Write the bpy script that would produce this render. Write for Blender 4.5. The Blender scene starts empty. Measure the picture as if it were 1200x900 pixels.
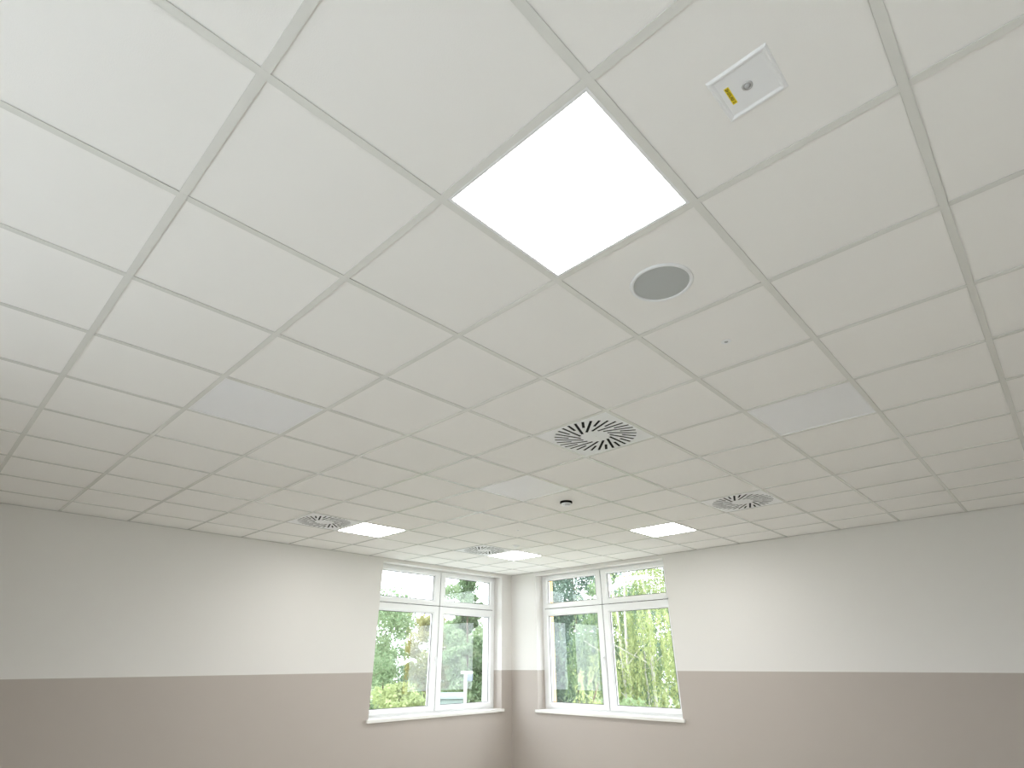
import bpy, bmesh, math, random
import numpy as np
from mathutils import Vector, Matrix

sc = bpy.context.scene
random.seed(7)
rng = np.random.default_rng(7)
COL = sc.collection
T = 0.625            # ceiling grid module
H = 3.0              # ceiling height

# ---------------------------------------------------------------- camera
cam_d = bpy.data.cameras.new('camera')
cam = bpy.data.objects.new('camera', cam_d)
COL.objects.link(cam)
cam_d.sensor_width = 36.0
cam_d.lens = 639.366 / 1200 * 36.0
cam_d.clip_start = 0.05
cam_d.clip_end = 500
rows = ((0.72306666, 0.69075904, -0.00515288),
        (0.31728193, -0.32547698, 0.8907283),
        (0.61360149, -0.64569086, -0.45450691))
cam.matrix_world = Matrix(((rows[0][0], rows[1][0], rows[2][0], 0.50417),
                           (rows[0][1], rows[1][1], rows[2][1], -0.84079),
                           (rows[0][2], rows[1][2], rows[2][2], H - 1.42439),
                           (0, 0, 0, 1)))
sc.camera = cam

# ---------------------------------------------------------------- light / exposure
SKY = 6.3            # bright overcast sky
PANEL = 21.5          # lit ceiling panels
sc.view_settings.view_transform = 'Standard'
sc.view_settings.look = 'None'
sc.view_settings.exposure = 0.0
sc.view_settings.gamma = 1.0
sc.view_settings.use_curve_mapping = False
world = bpy.data.worlds.new('overcast_sky')
sc.world = world
world.use_nodes = True
bg = world.node_tree.nodes['Background']
bg.inputs[0].default_value = (0.88, 0.945, 1.0, 1)
bg.inputs[1].default_value = SKY
sc.cycles.use_denoising = True
sc.cycles.max_bounces = 12
sc.cycles.diffuse_bounces = 8
sc.cycles.transparent_max_bounces = 16


# ---------------------------------------------------------------- materials
def mat(name, color, rough=0.6, spec=0.5, metal=0.0, noise=0.0, nscale=20, bump=0.0, bscale=200, emit=None, estr=0.0, coat=0.0):
    m = bpy.data.materials.new(name)
    m.use_nodes = True
    nt = m.node_tree
    b = nt.nodes['Principled BSDF']
    b.inputs['Base Color'].default_value = (*color, 1)
    b.inputs['Roughness'].default_value = rough
    b.inputs['Specular IOR Level'].default_value = spec
    b.inputs['Metallic'].default_value = metal
    b.inputs['Coat Weight'].default_value = coat
    tc = nt.nodes.new('ShaderNodeTexCoord')
    if noise:
        n = nt.nodes.new('ShaderNodeTexNoise')
        n.inputs['Scale'].default_value = nscale
        n.inputs['Detail'].default_value = 4
        nt.links.new(tc.outputs['Object'], n.inputs['Vector'])
        r = nt.nodes.new('ShaderNodeMapRange')
        r.inputs['To Min'].default_value = 1 - noise
        r.inputs['To Max'].default_value = 1 + noise
        nt.links.new(n.outputs['Fac'], r.inputs['Value'])
        v = nt.nodes.new('ShaderNodeVectorMath')
        v.operation = 'SCALE'
        v.inputs[0].default_value = color
        nt.links.new(r.outputs[0], v.inputs['Scale'])
        nt.links.new(v.outputs[0], b.inputs['Base Color'])
    if bump:
        n = nt.nodes.new('ShaderNodeTexNoise')
        n.inputs['Scale'].default_value = bscale
        n.inputs['Detail'].default_value = 3
        nt.links.new(tc.outputs['Object'], n.inputs['Vector'])
        bp = nt.nodes.new('ShaderNodeBump')
        bp.inputs['Strength'].default_value = bump
        bp.inputs['Distance'].default_value = 0.002
        nt.links.new(n.outputs['Fac'], bp.inputs['Height'])
        nt.links.new(bp.outputs[0], b.inputs['Normal'])
    if emit:
        b.inputs['Emission Color'].default_value = (*emit, 1)
        b.inputs['Emission Strength'].default_value = estr
    return m


def wall_paint():
    """white emulsion above, taupe dado paint below a level line at 1.46 m"""
    m = mat('two_tone_wall_paint', (0.8, 0.8, 0.78), rough=0.75, spec=0.3)
    nt = m.node_tree
    b = nt.nodes['Principled BSDF']
    g = nt.nodes.new('ShaderNodeNewGeometry')
    s = nt.nodes.new('ShaderNodeSeparateXYZ')
    nt.links.new(g.outputs['Position'], s.inputs[0])
    c = nt.nodes.new('ShaderNodeMath')
    c.operation = 'GREATER_THAN'
    c.inputs[1].default_value = H - 1.54
    nt.links.new(s.outputs['Z'], c.inputs[0])
    n = nt.nodes.new('ShaderNodeTexNoise')
    n.inputs['Scale'].default_value = 3.0
    nt.links.new(g.outputs['Position'], n.inputs['Vector'])
    mx = nt.nodes.new('ShaderNodeMix')
    mx.data_type = 'RGBA'
    mx.inputs['A'].default_value = (0.475, 0.43, 0.395, 1)
    mx.inputs['B'].default_value = (0.75, 0.735, 0.715, 1)
    nt.links.new(c.outputs[0], mx.inputs['Factor'])
    nt.links.new(mx.outputs['Result'], b.inputs['Base Color'])
    n2 = nt.nodes.new('ShaderNodeTexNoise')
    n2.inputs['Scale'].default_value = 180
    nt.links.new(g.outputs['Position'], n2.inputs['Vector'])
    bp = nt.nodes.new('ShaderNodeBump')
    bp.inputs['Strength'].default_value = 0.15
    bp.inputs['Distance'].default_value = 0.001
    nt.links.new(n2.outputs['Fac'], bp.inputs['Height'])
    nt.links.new(bp.outputs[0], b.inputs['Normal'])
    return m


def glass_mat():
    m = bpy.data.materials.new('window_glass')
    m.use_nodes = True
    nt = m.node_tree
    nt.nodes.remove(nt.nodes['Principled BSDF'])
    out = nt.nodes['Material Output']
    t = nt.nodes.new('ShaderNodeBsdfTransparent')
    t.inputs[0].default_value = (0.985, 0.988, 0.99, 1)
    g = nt.nodes.new('ShaderNodeBsdfGlossy')
    g.inputs['Roughness'].default_value = 0.0
    lw = nt.nodes.new('ShaderNodeLayerWeight')      # Schlick reflectance, same from both sides
    lw.inputs['Blend'].default_value = 0.5
    pw = nt.nodes.new('ShaderNodeMath')
    pw.operation = 'POWER'
    pw.inputs[1].default_value = 5.0
    nt.links.new(lw.outputs['Facing'], pw.inputs[0])
    f = nt.nodes.new('ShaderNodeMath')
    f.operation = 'MULTIPLY_ADD'
    f.inputs[1].default_value = 0.95
    f.inputs[2].default_value = 0.045
    nt.links.new(pw.outputs[0], f.inputs[0])
    mx = nt.nodes.new('ShaderNodeMixShader')
    nt.links.new(f.outputs[0], mx.inputs[0])
    nt.links.new(t.outputs[0], mx.inputs[1])
    nt.links.new(g.outputs[0], mx.inputs[2])
    nt.links.new(mx.outputs[0], out.inputs[0])
    return m


def leaf_mat(name, c1, c2, scale=0.9):
    m = bpy.data.materials.new(name)
    m.use_nodes = True
    nt = m.node_tree
    nt.nodes.remove(nt.nodes['Principled BSDF'])
    out = nt.nodes['Material Output']
    tc = nt.nodes.new('ShaderNodeTexCoord')
    n = nt.nodes.new('ShaderNodeTexNoise')
    n.inputs['Scale'].default_value = scale
    n.inputs['Detail'].default_value = 5
    nt.links.new(tc.outputs['Object'], n.inputs['Vector'])
    r = nt.nodes.new('ShaderNodeValToRGB')
    r.color_ramp.elements[0].position = 0.35
    r.color_ramp.elements[0].color = (*c1, 1)
    r.color_ramp.elements[1].position = 0.65
    r.color_ramp.elements[1].color = (*c2, 1)
    nt.links.new(n.outputs['Fac'], r.inputs[0])
    d = nt.nodes.new('ShaderNodeBsdfDiffuse')
    tr = nt.nodes.new('ShaderNodeBsdfTranslucent')
    nt.links.new(r.outputs[0], d.inputs[0])
    nt.links.new(r.outputs[0], tr.inputs[0])
    mx = nt.nodes.new('ShaderNodeMixShader')
    mx.inputs[0].default_value = 0.45
    nt.links.new(d.outputs[0], mx.inputs[1])
    nt.links.new(tr.outputs[0], mx.inputs[2])
    nt.links.new(mx.outputs[0], out.inputs[0])
    return m


M = dict(
    wall=wall_paint(),
    tile=mat('mineral_fibre_tile', (0.87, 0.86, 0.845), rough=0.9, spec=0.2, noise=0.012, nscale=2.5, bump=0.25, bscale=260),
    bar=mat('painted_steel_grid', (0.74, 0.74, 0.715), rough=0.27, spec=0.5),
    slab=mat('plenum_concrete', (0.35, 0.34, 0.33), rough=0.9, noise=0.1),
    floor=mat('beige_linoleum', (0.66, 0.64, 0.585), rough=0.45, spec=0.4, noise=0.08, nscale=8),
    pvc=mat('white_window_plastic', (0.86, 0.87, 0.88), rough=0.3, spec=0.5),
    sill=mat('white_stone_sill', (0.84, 0.83, 0.80), rough=0.3, spec=0.5, noise=0.03, nscale=14),
    gasket=mat('dark_rubber_gasket', (0.06, 0.06, 0.065), rough=0.6),
    glass=glass_mat(),
    white_metal=mat('white_powder_coat', (0.84, 0.85, 0.87), rough=0.4, spec=0.5),
    black=mat('matt_black_plastic', (0.008, 0.008, 0.008), rough=0.8, spec=0.1),
    plenum=mat('dark_plenum_lining', (0.02, 0.02, 0.02), rough=0.9),
    opal_off=mat('opal_diffuser_off', (0.86, 0.87, 0.90), rough=0.35, spec=0.5),
    opal_on=mat('opal_diffuser_lit', (0.9, 0.9, 0.9), rough=0.4, emit=(1.0, 0.99, 0.965), estr=PANEL),
    grille=mat('grey_speaker_mesh', (0.46, 0.48, 0.48), rough=0.55, spec=0.4, bump=0.15, bscale=700),
    chrome=mat('satin_steel', (0.55, 0.55, 0.56), rough=0.3, metal=0.9),
    lens=mat('clear_grey_lens', (0.5, 0.51, 0.53), rough=0.08, spec=0.8, coat=0.6),
    yellow=mat('yellow_sticker', (0.85, 0.68, 0.02), rough=0.5),
    ink=mat('dark_sticker_ink', (0.05, 0.035, 0.005), rough=0.6),
    ext_white=mat('white_exterior_render', (0.85, 0.85, 0.84), rough=0.8),
    ext_orange=mat('orange_exterior_render', (0.90, 0.56, 0.25), rough=0.8, noise=0.05, nscale=5),
    grass=mat('lawn_green', (0.20, 0.24, 0.13), rough=0.9, noise=0.35, nscale=1.2),
    bounce_paving=mat('pale_bounce_paving', (0.60, 0.60, 0.59), rough=0.85, noise=0.1, nscale=3),  # kept pale so the unseen ground throws skylight upward
    bark=mat('brown_bark', (0.16, 0.12, 0.085), rough=0.9, noise=0.3, nscale=9),
    birch=mat('white_birch_bark', (0.5, 0.49, 0.45), rough=0.8, noise=0.25, nscale=5),
    post=mat('galvanised_post', (0.75, 0.78, 0.78), rough=0.4, spec=0.5),
    post_head=mat('dark_blue_grey_lamp_head', (0.10, 0.13, 0.18), rough=0.4),
    fence=mat('grey_green_fence_board', (0.22, 0.28, 0.26), rough=0.7, noise=0.1, nscale=6),
    leaf_pale=leaf_mat('pale_green_leaves', (0.30, 0.39, 0.24), (0.46, 0.55, 0.36)),
    leaf_mid=leaf_mat('mid_green_leaves', (0.16, 0.24, 0.13), (0.33, 0.43, 0.25)),
    leaf_blue=leaf_mat('blue_green_leaves', (0.13, 0.20, 0.16), (0.27, 0.36, 0.29)),
    leaf_yellow=leaf_mat('yellow_green_leaves', (0.27, 0.33, 0.14), (0.46, 0.52, 0.27)),
    leaf_gold=leaf_mat('yellowing_leaves', (0.28, 0.31, 0.13), (0.47, 0.44, 0.23)),
)


# ---------------------------------------------------------------- helpers
def link(name, bm, m, parent=None, loc=None, rot=None, smooth=False):
    me = bpy.data.meshes.new(name)
    if smooth:
        for f in bm.faces:
            f.smooth = True
    bm.to_mesh(me)
    bm.free()
    for x in (m if isinstance(m, (list, tuple)) else [m]):
        me.materials.append(x)
    return link_mesh(name, me, parent, loc, rot)


def link_mesh(name, me, parent=None, loc=None, rot=None):
    o = bpy.data.objects.new(name, me)
    COL.objects.link(o)
    if parent is not None:
        o.parent = parent
    if loc is not None:
        o.location = loc
    if rot is not None:
        o.rotation_euler = rot
    return o


def empty(name, loc=(0, 0, 0), rz=0.0):
    o = bpy.data.objects.new(name, None)
    o.empty_display_size = 0.1
    COL.objects.link(o)
    o.location = loc
    o.rotation_euler = (0, 0, rz)
    return o


def tag(o, label=None, cat=None, group=None, kind=None):
    if label: o['label'] = label
    if cat: o['category'] = cat
    if group: o['group'] = group
    if kind: o['kind'] = kind
    return o


def copy_tree(o, parent=None):
    c = o.copy()
    COL.objects.link(c)
    if parent is not None:
        c.parent = parent
    for ch in [x for x in bpy.data.objects if x.parent == o]:
        copy_tree(ch, c)
    return c


def box(bm, x0, x1, y0, y1, z0, z1, bevel=0.0, mi=0):
    r = bmesh.ops.create_cube(bm, size=1)
    vs = r['verts']
    for v in vs:
        v.co = Vector((x0 + (v.co.x + .5) * (x1 - x0), y0 + (v.co.y + .5) * (y1 - y0), z0 + (v.co.z + .5) * (z1 - z0)))
    fs = {f for v in vs for f in v.link_faces}
    if mi:
        for f in fs: f.material_index = mi
    if bevel:
        es = list({e for v in vs for e in v.link_edges})
        bmesh.ops.bevel(bm, geom=es, offset=bevel, segments=2, affect='EDGES', profile=0.5)


def boxes(*args, bevel=0.0):
    bm = bmesh.new()
    for a in args:
        box(bm, *a, bevel=bevel)
    return bm


def lathe(bm, prof, n=48, cx=0, cy=0, mi=0):
    """revolve (r, z) profile about the vertical axis"""
    rings = []
    for r, z in prof:
        if r < 1e-6:
            rings.append([bm.verts.new((cx, cy, z))])
        else:
            rings.append([bm.verts.new((cx + r * math.cos(2 * math.pi * i / n), cy + r * math.sin(2 * math.pi * i / n), z)) for i in range(n)])
    for a, b in zip(rings, rings[1:]):
        for i in range(n):
            j = (i + 1) % n
            q = [a[i % len(a)], a[j % len(a)], b[j % len(b)], b[i % len(b)]]
            q2 = []
            for v in q:
                if v not in q2: q2.append(v)
            if len(q2) >= 3:
                f = bm.faces.new(q2)
                f.material_index = mi
    bmesh.ops.recalc_face_normals(bm, faces=bm.faces)


def ring_loft(bm, loops, close=True):
    """loops: list of (x0, x1, z0, z1, y) rectangles lofted in order"""
    rs = [[bm.verts.new(p) for p in ((x0, y, z0), (x1, y, z0), (x1, y, z1), (x0, y, z1))] for x0, x1, z0, z1, y in loops]
    if close:
        rs.append(rs[0])
    for a, b in zip(rs, rs[1:]):
        for i in range(4):
            j = (i + 1) % 4
            bm.faces.new((a[i], a[j], b[j], b[i]))
    bmesh.ops.recalc_face_normals(bm, faces=bm.faces)


def G(u, v, z=0.0):
    """ceiling grid coordinates -> world"""
    return (-v * T, u * T, H + z)


# ================================================================ ROOM SHELL
XL, YR = -10.9 * T, 10.9 * T        # planes of the left and right walls
XN, YB = 2.6, -2.15                  # planes of the two walls behind the camera
TOP = 3.22
WT = 0.22                           # inner wall leaf
FR = 0.1875                         # depth at which the window frames sit
SILL, LINT = 0.90, 2.95
OW = 2.544
winL = (6.43 * T, 6.43 * T + OW)            # y range, left wall
winR = (-9.97 * T, -9.97 * T + OW)          # x range, right wall
winB = [(-2.95, -2.95 + OW), (-0.15, -0.15 + OW)]   # x ranges, wall behind the camera


def holed(bm, axis, pos, out, thick, a0, a1, z0, z1, holes=()):
    """wall slab made of boxes round its openings. axis: 'x' wall normal along x"""
    p0, p1 = sorted((pos, pos + out * thick))
    def b(s0, s1, t0, t1):
        if axis == 'x': box(bm, p0, p1, s0, s1, t0, t1)
        else: box(bm, s0, s1, p0, p1, t0, t1)
    h2, h3 = SILL - 0.045, LINT
    at = a0
    for h0, h1 in holes:
        b(at, h0, z0, z1)
        b(h0, h1, z0, h2)
        b(h0, h1, h3, z1)
        at = h1
    b(at, a1, z0, z1)


def wall(name, axis, pos, out, a0, a1, hole, m_out):
    bm = bmesh.new()
    holed(bm, axis, pos, out, WT, a0, a1, 0, TOP, hole)
    w = tag(link(name, bm, M['wall']), kind='structure')
    bm = bmesh.new()
    holed(bm, axis, pos + out * WT, out, 0.11, a0, a1, -3.2, TOP, hole)
    link('outer_leaf', bm, M['ext_white'], w)
    bm = bmesh.new()
    holed(bm, axis, pos + out * (WT + 0.11), out, 0.14, a0, a1, -3.2, TOP + 0.3, hole)
    link('facade_render', bm, m_out, w)
    return w


E2 = WT + 0.25
wall('wall_left', 'x', XL, -1, YB, YR, [winL], M['ext_white'])
wall('wall_right', 'y', YR, 1, XL - E2, XN, [winR], M['ext_orange'])
wall('wall_back', 'y', YB, -1, XL - E2, XN, winB, M['ext_white'])
wall('wall_side', 'x', XN, 1, YB - E2, YR + E2, (), M['ext_white'])

tag(link('floor', boxes((XL, XN, YB, YR, -0.2, 0)), M['floor']), kind='structure')
for nm, a in (('baseboard_left', (XL, XL + 0.012, YB, YR, 0, 0.06)), ('baseboard_right', (XL + 0.012, XN, YR - 0.012, YR, 0, 0.06)),
              ('baseboard_back', (XL + 0.012, XN, YB, YB + 0.012, 0, 0.06)), ('baseboard_side', (XN - 0.012, XN, YB + 0.012, YR - 0.012, 0, 0.06))):
    tag(link(nm, boxes(a, bevel=0.003), M['sill']), kind='structure')

# ---------------------------------------------------------------- ceiling
ceiling = tag(link('ceiling', boxes((XL, XN, YB, YR, TOP - 0.02, TOP + 0.15)), M['slab']), kind='structure')

u_lo, u_hi = YB / T, YR / T          # -4.64 .. 10.9
v_lo, v_hi = -XN / T, -XL / T        # -4.16 .. 10.9
BARW = 0.026
BARD = 0.004                         # tiles lie this far above the bar soffit
ANG = 0.022                          # wall angle width

LIT = [(0, 0), (4, 8), (8, 8), (8, 4)]
UNLIT = [(4, 4), (0, 4), (4, 0)]
DIFF = [(3, 2), (3, 8), (7, 8), (7, 2)]
special = set(LIT + UNLIT + DIFF)


def tile_mesh(w, l):
    bm = bmesh.new()
    box(bm, -w / 2, w / 2, -l / 2, l / 2, 0, 0.015)
    me = bpy.data.meshes.new('tile')
    bm.to_mesh(me)
    bm.free()
    me.materials.append(M['tile'])
    return me


tcache = {}
for iu in range(math.floor(u_lo), math.ceil(u_hi)):
    for iv in range(math.floor(v_lo), math.ceil(v_hi)):
        if (iu, iv) in special:
            continue
        u0, u1 = max(iu, u_lo), min(iu + 1, u_hi)
        v0, v1 = max(iv, v_lo), min(iv + 1, v_hi)
        w, l = (v1 - v0) * T - 0.006, (u1 - u0) * T - 0.006
        k = (round(w, 3), round(l, 3))
        if k not in tcache:
            tcache[k] = tile_mesh(w, l)
        c = G((u0 + u1) / 2, (v0 + v1) / 2, BARD + random.uniform(0, 0.0006))
        link_mesh('tile', tcache[k], ceiling, c, (random.gauss(0, .0009), random.gauss(0, .0009), 0))

# main runners: constant v, one per grid line, full length of the room
rm = boxes((-BARW / 2, BARW / 2, YB + 0.001, YR - 0.001, 0, 0.0012), (-0.0008, 0.0008, YB + 0.001, YR - 0.001, 0.0012, 0.038))
me = bpy.data.meshes.new('main_runner')
for s in (-1, 1):
    box(rm, s * BARW / 2 - 0.0006, s * BARW / 2 + 0.0006, YB + 0.001, YR - 0.001, 0, 0.003)
rm.to_mesh(me); rm.free(); me.materials.append(M['bar'])
for iv in range(math.ceil(v_lo), math.floor(v_hi) + 1):
    link_mesh('main_runner', me, ceiling, (-iv * T, 0, H))

# cross tees between the runners
ct = boxes((-T / 2 + BARW / 2, T / 2 - BARW / 2, -BARW / 2, BARW / 2, 0.0003, 0.0015), (-T / 2 + BARW / 2, T / 2 - BARW / 2, -0.0008, 0.0008, 0.0015, 0.038))
for s in (-1, 1):
    box(ct, -T / 2 + BARW / 2, T / 2 - BARW / 2, s * BARW / 2 - 0.0006, s * BARW / 2 + 0.0006, 0.0003, 0.003)
me = bpy.data.meshes.new('cross_tee')
ct.to_mesh(me); ct.free(); me.materials.append(M['bar'])
for iv in range(math.ceil(v_lo), math.floor(v_hi)):
    for iu in range(math.ceil(u_lo), math.floor(u_hi) + 1):
        link_mesh('cross_tee', me, ceiling, G(iu, iv + 0.5))
# short tees in the border row against the left wall and the side wall
for va, vb in ((math.floor(v_hi), v_hi), (v_lo, math.ceil(v_lo))):
    ln = (vb - va) * T
    bm = boxes((-ln / 2 + 0.013, ln / 2 - 0.013, -BARW / 2, BARW / 2, 0.0003, 0.0015), (-ln / 2 + .013, ln / 2 - .013, -0.0008, 0.0008, 0.0015, 0.038))
    me = bpy.data.meshes.new('cross_tee')
    bm.to_mesh(me); bm.free(); me.materials.append(M['bar'])
    for iu in range(math.ceil(u_lo), math.floor(u_hi) + 1):
        link_mesh('cross_tee', me, ceiling, G(iu, (va + vb) / 2))

# wall angles with a narrow shadow gap above the wall paint
for a in ((XL + 0.004, XL + ANG, YB, YR, H - 0.001, H + 0.0005), (XL + ANG, XN, YR - ANG, YR - 0.004, H - 0.001, H + 0.0005),
          (XL + ANG, XN, YB + 0.004, YB + ANG, H - 0.001, H + 0.0005), (XN - ANG, XN - 0.004, YB + ANG, YR - ANG, H - 0.001, H + 0.0005)):
    link('wall_angle', boxes(a), M['bar'], ceiling)


# ---------------------------------------------------------------- windows
def window(name, loc, rz):
    """frame face at local y = 0, outward +y, x centred, z from the room floor"""
    root = tag(empty(name, loc, rz), kind='structure')
    hw = OW / 2
    z0, z1, zt = SILL, LINT, H - 0.600
    bm = bmesh.new()
    ring_loft(bm, [(-hw, hw, z0, z1, 0.07), (-hw, hw, z0, z1, 0), (-hw + .05, hw - .05, z0 + .04, z1 - .04, 0), (-hw + .05, hw - .05, z0 + .04, z1 - .04, 0.07)])
    box(bm, -0.035, 0.035, 0.004, 0.07, z0 + .035, z1 - .035)
    box(bm, -hw + .045, hw - .045, 0.004, 0.07, zt - 0.035, zt + 0.035)
    link('window_frame', bm, M['pvc'], root)
    # dark seals seen in the gaps between the sashes
    link('seal', boxes((-0.012, 0.012, -0.002, 0.004, z0 + .03, z1 - .03), (-hw + .05, -0.012, -0.002, 0.004, zt - .012, zt + .012), (0.012, hw - .05, -0.002, 0.004, zt - .012, zt + .012)), M['gasket'], root)
    for s in (-1, 1):
        xo, xc = s * (hw - 0.042), s * 0.006
        for (a, b, rb, rt, upper) in ((z0 + 0.028, zt - 0.005, 0.070, 0.112, False), (zt + 0.005, z1 - 0.022, 0.085, 0.070, True)):
            x0, x1 = min(xo, xc), max(xo, xc)
            wl, wr = (0.083, 0.117) if s < 0 else (0.117, 0.083)
            g0, g1, g2, g3 = x0 + wl, x1 - wr, a + rb, b - rt
            bm = bmesh.new()
            ring_loft(bm, [(x0, x1, a, b, 0.05), (x0, x1, a, b, -0.014), (x0 + .004, x1 - .004, a + .004, b - .004, -0.018),
                           (g0 - .022, g1 + .022, g2 - .022, g3 + .022, -0.018), (g0 - .018, g1 + .018, g2 - .018, g3 + .018, -0.014),
                           (g0 - .016, g1 + .016, g2 - .016, g3 + .016, -0.008), (g0, g1, g2, g3, 0.014), (g0, g1, g2, g3, 0.05)])
            sash = link('sash', bm, M['pvc'], root)
            # dark gasket line round the pane, and the pane itself
            bm = bmesh.new()
            ring_loft(bm, [(g0, g1, g2, g3, 0.012), (g0 + .006, g1 - .006, g2 + .006, g3 - .006, 0.013),
                           (g0 + .006, g1 - .006, g2 + .006, g3 - .006, 0.0195), (g0, g1, g2, g3, 0.0195)])
            link('gasket', bm, M['gasket'], sash)
            link('pane', boxes((g0, g1, 0.020, 0.024, g2, g3)), M['glass'], sash)
            if upper:
                for hx in (x0 + 0.09, (x0 + x1) / 2, x1 - 0.09):
                    bm = bmesh.new()
                    bmesh.ops.create_cone(bm, segments=12, radius1=0.009, radius2=0.009, depth=0.075, cap_ends=True,
                                          matrix=Matrix.Translation((hx, -0.022, a - 0.004)) @ Matrix.Rotation(math.pi / 2, 4, 'Y'))
                    box(bm, hx - .006, hx + .006, -0.034, -0.018, a - 0.010, a + 0.004)
                    link('hinge', bm, M['chrome'], sash)
            elif s < 0:
                bm = bmesh.new()
                hx = -0.030
                box(bm, hx - .016, hx + .016, -0.030, -0.018, 1.60, 1.67, bevel=0.004)
                bmesh.ops.create_cone(bm, segments=16, radius1=0.011, radius2=0.009, depth=0.034, cap_ends=True,
                                      matrix=Matrix.Translation((hx, -0.045, 1.635)) @ Matrix.Rotation(math.pi / 2, 4, 'X'))
                box(bm, hx - .011, hx + .011, -0.068, -0.052, 1.52, 1.648, bevel=0.005)
                link('handle', bm, M['white_metal'], sash, smooth=False)
    # strip that covers the meeting line of the sashes
    link('weather_bar', boxes((-hw + .05, hw - .05, -0.004, 0.0, z0 + .003, z0 + .022)), M['pvc'], root)
    bm = bmesh.new()
    box(bm, -hw, hw, -FR, 0.02, SILL - 0.042, SILL, bevel=0.0)
    box(bm, -hw - 0.035, hw + 0.035, -FR - 0.038, -FR, SILL - 0.042, SILL, bevel=0.006)
    link('window_sill', bm, M['sill'], root)
    bm = bmesh.new()
    box(bm, -hw, hw, 0.07, E2 - FR + 0.05, SILL - 0.03, SILL - 0.012)
    link('exterior_sill', bm, M['post'], root)
    return root


window('window_1', (XL - FR, sum(winL) / 2, 0), math.pi / 2)
window('window_2', (sum(winR) / 2, YR + FR, 0), 0)
for k, w in enumerate(winB):
    window('window_%d' % (3 + k), (sum(w) / 2, YB - FR, 0), math.pi)

# ================================================================ CEILING FITTINGS
def light_panel(lit):
    """square panel laid into one grid cell; origin at the soffit centre"""
    root = empty('ceiling_light')
    o, i = T / 2 - 0.0128, T / 2 - 0.0128 - 0.0135
    bm = bmesh.new()
    rs = []
    for r, z in ((o, 0.02), (o, 0.0012), (o - .002, 0.0), (i + .001, 0.0), (i, 0.002), (i, 0.02)):
        rs.append([bm.verts.new(p) for p in ((-r, -r, z), (r, -r, z), (r, r, z), (-r, r, z))])
    for a, b in zip(rs, rs[1:] + [rs[0]]):
        for k in range(4):
            bm.faces.new((a[k], a[(k + 1) % 4], b[(k + 1) % 4], b[k]))
    bmesh.ops.recalc_face_normals(bm, faces=bm.faces)
    link('light_frame', bm, M['white_metal'], root)
    link('light_diffuser', boxes((-i, i, -i, i, 0.003, 0.006)), M['opal_on' if lit else 'opal_off'], root)
    link('light_housing', boxes((-i - .006, i + .006, -i - .006, i + .006, 0.02, 0.05)), M['white_metal'], root)
    return root


lit0 = light_panel(True)
lit_labels = ['large glowing square light panel nearest the camera, between speaker and emergency fitting',
              'glowing square light panel touching the swirl vent near the left wall',
              'glowing square light panel nearest the room corner, between the two windows',
              'glowing square light panel in front of the right-hand window wall']
for k, (iu, iv) in enumerate(LIT):
    o = lit0 if k == 0 else copy_tree(lit0)
    o.location = G(iu + .5, iv + .5)
    tag(o, lit_labels[k], 'ceiling light', 'lit square light panels')
off0 = light_panel(False)
off_labels = ['unlit pale square light panel in mid ceiling beside the smoke detector',
              'unlit greyish square light panel towards the left wall, left of the middle',
              'unlit greyish square light panel on the right side of the ceiling']
for k, (iu, iv) in enumerate(UNLIT):
    o = off0 if k == 0 else copy_tree(off0)
    o.location = G(iu + .5, iv + .5)
    tag(o, off_labels[k], 'ceiling light', 'unlit square light panels')


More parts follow.
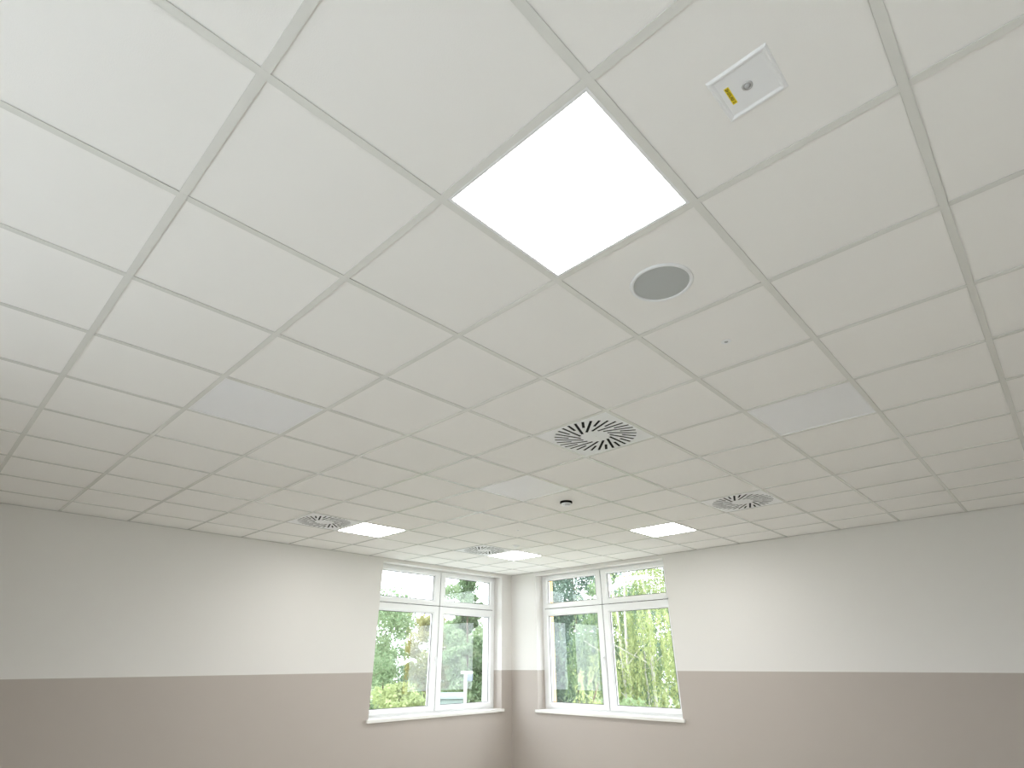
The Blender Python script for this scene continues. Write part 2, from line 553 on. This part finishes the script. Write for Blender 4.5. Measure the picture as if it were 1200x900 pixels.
def swirl_diffuser():
    root = empty('swirl_air_diffuser')
    N, OFF, W = 32, 0.115 * T, 0.019
    RO, RI, RS = 0.462 * T, 0.165 * T, 0.300 * T
    hs = T / 2 - 0.0132

    def slot(k):
        a = 2 * math.pi * k / N
        ro, ri = RO, (RI if k % 2 == 0 else RS)
        t1 = math.sqrt(ro * ro - OFF * OFF)
        t0 = math.sqrt(max(ri * ri - OFF * OFF, 0.0004))
        d = Vector((math.cos(a), math.sin(a)))
        n = Vector((math.sin(a), -math.cos(a)))       # p0 = n * OFF  (swirl offset)
        return d, n, t0, t1
    bm = bmesh.new()
    top = {}
    loops = []
    sq = [Vector((-hs, -hs)), Vector((hs, -hs)), Vector((hs, hs)), Vector((-hs, hs))]
    loops.append(sq)
    for k in range(N):
        d, n, t0, t1 = slot(k)
        c = n * OFF
        loops.append([c + d * t0 - n * W / 2, c + d * t1 - n * W / 2, c + d * t1 + n * W / 2, c + d * t0 + n * W / 2])
    edges = []
    vloops = []
    for lp in loops:
        vs = [bm.verts.new((p.x, p.y, 0)) for p in lp]
        vloops.append(vs)
        for i in range(len(vs)):
            edges.append(bm.edges.new((vs[i], vs[(i + 1) % len(vs)])))
    bmesh.ops.triangle_fill(bm, edges=edges, use_beauty=True, use_dissolve=False)
    # safety: drop any triangle that fell inside a slot
    def inside(p):
        for k in range(N):
            d, n, t0, t1 = slot(k)
            q = p - n * OFF
            if t0 < q.dot(d) < t1 and abs(q.dot(n)) < W / 2 * 0.98:
                return True
        return False
    kill = [f for f in bm.faces if inside(Vector(f.calc_center_median()[:2]))]
    bmesh.ops.delete(bm, geom=kill, context='FACES_ONLY')
    # walls of the slots and the outer rim, going up
    for vs in vloops:
        ups = [bm.verts.new((v.co.x, v.co.y, 0.0012)) for v in vs]
        for i in range(len(vs)):
            j = (i + 1) % len(vs)
            bm.faces.new((vs[i], vs[j], ups[j], ups[i]))
    for v in bm.verts:
        v.co.z += 0.0
    bmesh.ops.recalc_face_normals(bm, faces=bm.faces)
    link('face_plate', bm, M['white_metal'], root)
    # black guide vane in every slot
    for kind in (0, 1):
        d, n, t0, t1 = slot(kind)
        bm = bmesh.new()
        L = t1 - t0 - 0.004
        box(bm, -L / 2, L / 2, -W * .48, W * .48, 0.0012, 0.0022)
        box(bm, -L / 2, L / 2, -0.0008, 0.0008, 0.0022, 0.022)
        me = bpy.data.meshes.new('guide_vane')
        bm.to_mesh(me); bm.free(); me.materials.append(M['black'])
        for k in range(kind, N, 2):
            d, n, t0, t1 = slot(k)
            c = n * OFF + d * (t0 + t1) / 2
            link_mesh('guide_vane', me, root, (c.x, c.y, 0), (0, 0, math.atan2(d.y, d.x)))
    bm = bmesh.new()
    box(bm, -hs + .01, hs - .01, -hs + .01, hs - .01, 0.03, 0.16)
    link('plenum_box', bm, M['plenum'], root)
    bm = bmesh.new()
    lathe(bm, [(0.0, -0.002), (0.009, -0.002), (0.010, 0.0)], 20)
    link('centre_screw', bm, M['white_metal'], root)
    return root


dif0 = swirl_diffuser()
dif_labels = ['large white swirl air vent in mid ceiling, nearest of the four',
              'swirl air vent left of the glowing panel near the left wall',
              'small-looking swirl air vent nearest the room corner',
              'swirl air vent right of the glowing panel near the right wall']
for k, (iu, iv) in enumerate(DIFF):
    o = dif0 if k == 0 else copy_tree(dif0)
    o.location = G(iu + .5, iv + .5)
    tag(o, dif_labels[k], 'air vent', 'swirl air diffusers in the ceiling')

# ---------------------------------------------------------------- round speaker
TB = BARD          # soffit of the tiles above the bar soffit
spk = tag(empty('ceiling_speaker', G(1.52, 0.515, TB)), 'round flush speaker with grey mesh and white rim', 'speaker')
bm = bmesh.new()
lathe(bm, [(0.131, 0.0), (0.131, -0.003), (0.127, -0.006), (0.119, -0.007), (0.1155, -0.004), (0.1155, 0.004)], 72)
link('speaker_rim', bm, M['white_metal'], spk, smooth=True)
bm = bmesh.new()
lathe(bm, [(0.0, -0.0055), (0.06, -0.005), (0.10, -0.0035), (0.1153, -0.0015)], 72)
link('speaker_grille', bm, M['grille'], spk, smooth=True)

# ---------------------------------------------------------------- emergency fitting with lens and yellow sticker
em = tag(empty('emergency_light', G(0.515, -0.495, TB)), 'white square recessed emergency light with small lens and yellow sticker', 'emergency light')
# local axes: x = -v, y = u
R1, R2 = 0.083, 0.066
bm = bmesh.new()
rs = []
for r, ry, z in ((R1, R1, 0.001), (R1, R1, -0.0008), (R1 - .005, R1 - .005, -0.005), (R2 + .007, R2 + .007, -0.005), (R2, R2, -0.0005), (R2, R2, 0.001)):
    rs.append([bm.verts.new(p) for p in ((-r, -ry, z), (r, -ry, z), (r, ry, z), (-r, ry, z))])
for a, b in zip(rs, rs[1:]):
    for k in range(4):
        bm.faces.new((a[k], a[(k + 1) % 4], b[(k + 1) % 4], b[k]))
bmesh.ops.recalc_face_normals(bm, faces=bm.faces)
link('bezel', bm, M['white_metal'], em)
link('cover_plate', boxes((-R2 - .001, R2 + .001, -R2 - .001, R2 + .001, -0.001, 0.001)), M['white_metal'], em)
bm = bmesh.new()
lathe(bm, [(0.0145, -0.001), (0.0145, -0.003), (0.012, -0.0045), (0.0095, -0.004), (0.0095, -0.001)], 36)
link('lens_ring', bm, M['chrome'], em, smooth=True)
bm = bmesh.new()
lathe(bm, [(0.0, -0.0075), (0.004, -0.007), (0.0075, -0.005), (0.0095, -0.002)], 36)
link('lens', bm, M['lens'], em, smooth=True)
# sticker lies along u at v = -0.41
sx = 0.052 - 0.0            # towards -v (world x grows as v falls) -> sticker sits on the +v side
st = link('sticker', boxes((-0.0535, -0.0405, -0.033, 0.031, -0.0016, -0.001)), M['yellow'], em)
bm = bmesh.new()
y = -0.029
for i in range(9):
    a, b = y, y + 0.0048
    xa, xb = -0.0512, -0.0428
    box(bm, xa, xb, a, a + .0013, -0.0019, -0.0015)
    if i % 3 != 1: box(bm, xa, xb, b - .0013, b, -0.0019, -0.0015)
    if i % 2 == 0: box(bm, xa, xa + .0016, a, b, -0.0019, -0.0015)
    if i % 4 == 1: box(bm, (xa + xb) / 2 - .0008, (xa + xb) / 2 + .0008, a, b, -0.0019, -0.0015)
    y += 0.0064
link('lettering', bm, M['ink'], st)

# ---------------------------------------------------------------- smoke detector
sm = tag(empty('smoke_detector', G(5.5, 4.52, TB)), 'small round smoke detector with dark base band, beside the unlit mid panel', 'smoke detector')
bm = bmesh.new()
lathe(bm, [(0.0, 0), (0.060, 0), (0.061, -0.004), (0.061, -0.016), (0.056, -0.018), (0.0, -0.018)], 40)
link('base_band', bm, M['black'], sm, smooth=False)
bm = bmesh.new()
lathe(bm, [(0.0, -0.018), (0.050, -0.018), (0.052, -0.022), (0.050, -0.030), (0.044, -0.033), (0.0, -0.033)], 40)
link('detector_body', bm, M['white_metal'], sm)
bm = bmesh.new()
lathe(bm, [(0.0, -0.033), (0.036, -0.033), (0.036, -0.038), (0.0, -0.038)], 40)
link('smoke_inlet', bm, M['grille'], sm)
bm = bmesh.new()
lathe(bm, [(0.0, -0.038), (0.040, -0.038), (0.038, -0.042), (0.026, -0.046), (0.0, -0.047)], 40)
link('detector_cap', bm, M['white_metal'], sm)

# ---------------------------------------------------------------- small ceiling sensors
def sensor(u, v, label, r=0.022):
    s = tag(empty('ceiling_sensor', G(u, v, TB)), label, 'sensor', 'small flush ceiling sensors')
    bm = bmesh.new()
    lathe(bm, [(r, 0.0), (r, -0.0012), (r * .9, -0.002), (r * .42, -0.0025), (r * .42, 0.0)], 32)
    link('rosette', bm, M['white_metal'], s)
    bm = bmesh.new()
    lathe(bm, [(0.0, -0.005), (r * .25, -0.0045), (r * .4, -0.001)], 24)
    link('sensor_eye', bm, M['lens'], s)
    return s


sensor(2.56, 0.53, 'tiny round sensor in the tile beyond the round speaker', 0.024)
sensor(6.5, 6.51, 'tiny round sensor farther back, before the corner light panel', 0.022)
bm = bmesh.new()
bell = tag(empty('motion_detector', G(7.6, 7.6, TB)), 'small white round detector just before the corner light panel', 'detector')
lathe(bm, [(0.0, 0.0), (0.05, 0.0), (0.052, -0.006), (0.047, -0.012), (0.0, -0.012)], 36)
link('detector_base', bm, M['white_metal'], bell)
bm = bmesh.new()
lathe(bm, [(0.032, -0.012), (0.030, -0.022), (0.018, -0.030), (0.0, -0.032)], 36)
link('detector_dome', bm, M['white_metal'], bell, smooth=True)

# ================================================================ OUTDOORS
GZ = -3.2
CX, CY = 0.504, -0.841


def az(deg, d):
    """map position d metres from the room's near corner, bearing west of north"""
    a = math.radians(deg)
    return CX - math.sin(a) * d, CY + math.cos(a) * d


tag(link('lawn', boxes((-140, 80, -80, 140, GZ - 0.3, GZ)), M['grass']), kind='structure')
tag(link('bounce_paving', boxes((XL - 7, XN + 30, YB - 40, YR + 6, GZ, GZ + 0.03)), M['bounce_paving']), kind='structure')  # unseen pale ground, widened to bounce skylight onto the ceiling


def leaves_mesh(name, pts, size, m, droop=0.0):
    n = len(pts)
    nrm = rng.normal(size=(n, 3)); nrm[:, 2] += 0.4
    nrm /= np.linalg.norm(nrm, axis=1)[:, None]
    a = rng.normal(size=(n, 3))
    if droop:
        a = a * (1 - droop) + np.array([0, 0, -1.0]) * droop * 2
    a -= nrm * (a * nrm).sum(1)[:, None]
    a /= np.linalg.norm(a, axis=1)[:, None] + 1e-9
    b = np.cross(nrm, a)
    s = size * rng.uniform(0.6, 1.3, n)[:, None]
    w = 0.32 if droop else 0.45
    v = np.stack([pts - a * s * .5, pts + b * s * w * .5, pts + a * s * .5, pts - b * s * w * .5], 1).reshape(-1, 3)
    me = bpy.data.meshes.new(name)
    me.vertices.add(4 * n)
    me.vertices.foreach_set('co', v.astype(np.float32).ravel())
    me.loops.add(4 * n)
    me.loops.foreach_set('vertex_index', np.arange(4 * n, dtype=np.int32))
    me.polygons.add(n)
    me.polygons.foreach_set('loop_start', np.arange(0, 4 * n, 4, dtype=np.int32))
    me.polygons.foreach_set('loop_total', np.full(n, 4, dtype=np.int32))
    me.update(calc_edges=True)
    me.materials.append(m)
    return me


def limb(bm, p, q, r0, r1, n=7):
    p, q = Vector(p), Vector(q)
    d = (q - p).normalized()
    x = d.orthogonal().normalized()
    y = d.cross(x)
    A = [bm.verts.new(p + (x * math.cos(t) + y * math.sin(t)) * r0) for t in [2 * math.pi * i / n for i in range(n)]]
    B = [bm.verts.new(q + (x * math.cos(t) + y * math.sin(t)) * r1) for t in [2 * math.pi * i / n for i in range(n)]]
    for i in range(n):
        bm.faces.new((A[i], A[(i + 1) % n], B[(i + 1) % n], B[i]))
    bm.faces.new(B)
    bm.faces.new(A[::-1])


def tree(name, deg, d, top, rad, n, leaf, label, cat='tree', group='trees outside the windows', low=0.25, size=0.15,
         bark='bark', weep=False, spire=False, clumps=26, trunks=1):
    x, y = az(deg, d)
    root = tag(empty(name, (x, y, GZ)), label, cat, group)
    h = top - GZ
    bm = bmesh.new()
    tips = []
    for t in range(trunks):
        ox, oy = (0, 0) if trunks == 1 else (random.uniform(-rad, rad) * .6, random.uniform(-rad, rad) * .5)
        prev = Vector((ox, oy, -0.05))
        r = 0.006 * h + 0.03
        for s in range(1, 7):
            q = Vector((ox + random.uniform(-.12, .12) * s * .4, oy + random.uniform(-.12, .12) * s * .4, h * 0.9 * s / 6))
            limb(bm, prev, q, r, r * .8)
            if s >= 2:
                for _ in range(3):
                    an = random.uniform(0, 6.28)
                    ln = rad * random.uniform(.5, .85) * (1 - .55 * (s / 6) ** 2)
                    e = q + Vector((math.cos(an) * ln, math.sin(an) * ln, ln * random.uniform(.15, .7)))
                    limb(bm, q, e, r * .35, r * .1, 5)
            prev = q
            r *= .8
    link('trunk', bm, M[bark], root)
    # crown made of irregular clumps
    pts = []
    per = n // clumps
    for c in range(clumps):
        fz = rng.uniform(low, 0.97)
        prof = (1 - fz) ** 0.8 * 1.15 if spire else math.sin(math.pi * min(1, max(0.04, (fz - low * .6) / (1.02 - low * .6)))) ** .55
        an = rng.uniform(0, 2 * math.pi)
        rr = rad * prof * math.sqrt(rng.uniform(0.02, 1))
        cc = np.array([math.cos(an) * rr, math.sin(an) * rr, fz * h])
        cr = rad * rng.uniform(.22, .42) * (0.6 if spire else 1)
        if weep:
            ns = max(6, per // 40)
            for _ in range(ns):
                st = cc + rng.normal(size=3) * cr * .55
                L = rng.uniform(.8, 2.6)
                k = max(4, int(per / ns))
                tt = rng.uniform(0, 1, k)
                sway = rng.normal(size=2) * .12
                p = np.stack([st[0] + sway[0] * tt + rng.normal(size=k) * .035, st[1] + sway[1] * tt + rng.normal(size=k) * .035, st[2] - L * tt], 1)
                pts.append(p)
        else:
            dvec = rng.normal(size=(per, 3))
            dvec /= np.linalg.norm(dvec, axis=1)[:, None]
            p = cc + dvec * cr * (rng.uniform(0.15, 1, per) ** .5)[:, None] * np.array([1, 1, .75])
            pts.append(p)
    pts = np.concatenate(pts)
    pts = pts[pts[:, 2] > 0.3]
    me = leaves_mesh('foliage', pts, size, M[leaf], 0.6 if weep else 0.0)
    f = link_mesh('foliage', me, root)
    f['kind'] = 'stuff'
    return root


# seen through the left-hand window (bearings 46 to 56)
tree('broadleaf_tree', 55.2, 27, 4.2, 2.1, 17000, 'leaf_pale', 'pale green tree at the left of the left-hand window', low=.08, clumps=60)
tree('broadleaf_tree', 51.3, 25, 3.5, 1.05, 16000, 'leaf_gold', 'yellowing tree beside the centre post of the left-hand window', low=.1, clumps=90)
tree('conifer', 47.9, 22, 5.0, 1.5, 15000, 'leaf_mid', 'green pointed tree in the right pane of the left-hand window', low=.15, spire=True, clumps=60)
tree('broadleaf_tree', 49.3, 29, 3.3, 1.8, 18000, 'leaf_mid', 'mid green rounded tree behind the lamp post', low=.08, clumps=60)
tree('broadleaf_tree', 45.9, 25, 6.6, 2.0, 18000, 'leaf_pale', 'tall pale green tree at the right of the left-hand window', low=.15)
tree('broadleaf_tree', 58.5, 25, 4.8, 2.6, 9000, 'leaf_mid', 'mid green tree just left of the left-hand window view', low=.2)
# seen through the right-hand window (bearings 28 to 40)
tree('birch_tree', 30.2, 19, 7.2, 2.1, 26000, 'leaf_yellow', 'weeping yellow-green birch at the right of the right-hand window', low=.3, weep=True, bark='birch', trunks=3, size=.13, clumps=44)
tree('birch_tree', 34.0, 20, 4.4, 1.7, 16000, 'leaf_mid', 'green birch with hanging twigs in the right pane of the right-hand window', low=.25, weep=True, bark='birch', trunks=2, size=.13, clumps=34)
tree('broadleaf_tree', 37.6, 23, 6.6, 2.4, 26000, 'leaf_blue', 'blue-green dense tree behind the left pane of the right-hand window', low=.1, clumps=44)
tree('broadleaf_tree', 41.5, 24, 6.2, 2.1, 18000, 'leaf_blue', 'blue-green tree beside the orange jamb of the right-hand window', low=.1, clumps=34)
tree('broadleaf_tree', 33.0, 28, 4.6, 3.0, 18000, 'leaf_blue', 'darker tree standing behind the two birches', low=.08, clumps=44)
tree('broadleaf_tree', 27.6, 27, 8.0, 3.0, 14000, 'leaf_mid', 'tall green tree behind the weeping birch', low=.1, clumps=36)
tree('broadleaf_tree', 22.5, 22, 6.8, 2.6, 9000, 'leaf_mid', 'green tree just right of the right-hand window view', low=.1)
tree('willow_shrub', 36.9, 15.5, 1.55, 0.6, 7000, 'leaf_yellow', 'bright yellow-green upright shrub low in the right-hand window', cat='shrub', group='shrubs outside the windows', low=.4, weep=True, size=.12)
tree('garden_shrub', 53.6, 21, 0.85, 1.6, 8000, 'leaf_yellow', 'low bright green bush along the foot of the left-hand window', cat='shrub', group='shrubs outside the windows', low=.2)
tree('garden_shrub', 51.0, 23, 0.55, 1.2, 6000, 'leaf_pale', 'low pale bush under the yellowing tree', cat='shrub', group='shrubs outside the windows', low=.2)
tree('garden_shrub', 46.9, 23.5, 0.6, 1.3, 6000, 'leaf_mid', 'low green bush right of the lamp post', cat='shrub', group='shrubs outside the windows', low=.2)
tree('garden_shrub', 33.5, 16, 0.55, 1.4, 7000, 'leaf_mid', 'low green bush at the foot of the birches', cat='shrub', group='shrubs outside the windows', low=.2)
tree('broadleaf_tree', 39.4, 28, 7.0, 2.0, 18000, 'leaf_blue', 'grey-green tree farther back behind the left pane of the right-hand window', low=.08, clumps=60)
# distant belt of trees
belt = [(61, 47, 4.2), (56.4, 50, 3.0), (52.4, 52, 1.6), (48.6, 50, 3.2), (44.6, 48, 6.0), (40.6, 46, 8.0), (36.2, 47, 6.2), (32.0, 46, 5.2), (27.6, 47, 7.4), (23, 46, 7.0)]
ordn = 'first second third fourth fifth sixth seventh eighth ninth tenth eleventh twelfth thirteenth fourteenth'.split()
for k, (a, d, top) in enumerate(belt):
    tree('distant_tree', a, d, top, 2.1, 6500, ('leaf_pale', 'leaf_mid', 'leaf_blue')[k % 3], 'distant tree closing the view, %s from the left in the far belt' % ordn[k],
         group='distant belt of trees', low=.05, size=.28, clumps=26)

# lamp post beyond the left-hand window
lx, ly = az(47.97, 15)
lamp = tag(empty('lamp_post', (lx, ly, GZ), math.radians(48)), 'slim white lamp post with small flat head outside the left-hand window', 'lamp post')
bm = bmesh.new()
lathe(bm, [(0.0, 0), (0.085, 0), (0.085, 0.5), (0.042, 0.52), (0.036, 4.57), (0.0, 4.57)], 16)
link('pole', bm, M['post'], lamp)
link('lamp_arm', boxes((-0.12, 0.17, -.03, .03, 4.54, 4.59)), M['post'], lamp)
link('lamp_head', boxes((0.04, 0.17, -.08, .08, 4.38, 4.54), bevel=.02), M['post_head'], lamp)

# boarded shed left of the lamp post
fx, fy = az(49.5, 18)
shed = tag(empty('boarded_shed', (fx, fy, GZ), math.radians(49.5)), 'low flat-roofed grey-green boarded shed left of the lamp post', 'shed')
link('shed_body', boxes((-0.5, 0.42, 0.03, 2.2, 0, 3.86)), M['fence'], shed)
link('shed_roof', boxes((-0.56, 0.48, -0.12, 2.3, 3.86, 3.93), bevel=.01), M['fence'], shed)
for i in range(16):
    link('shed_board', boxes((-0.5, 0.42, 0.0, 0.03, 0.05 + i * 0.238, 0.05 + i * 0.238 + 0.215), bevel=.004), M['fence'], shed)
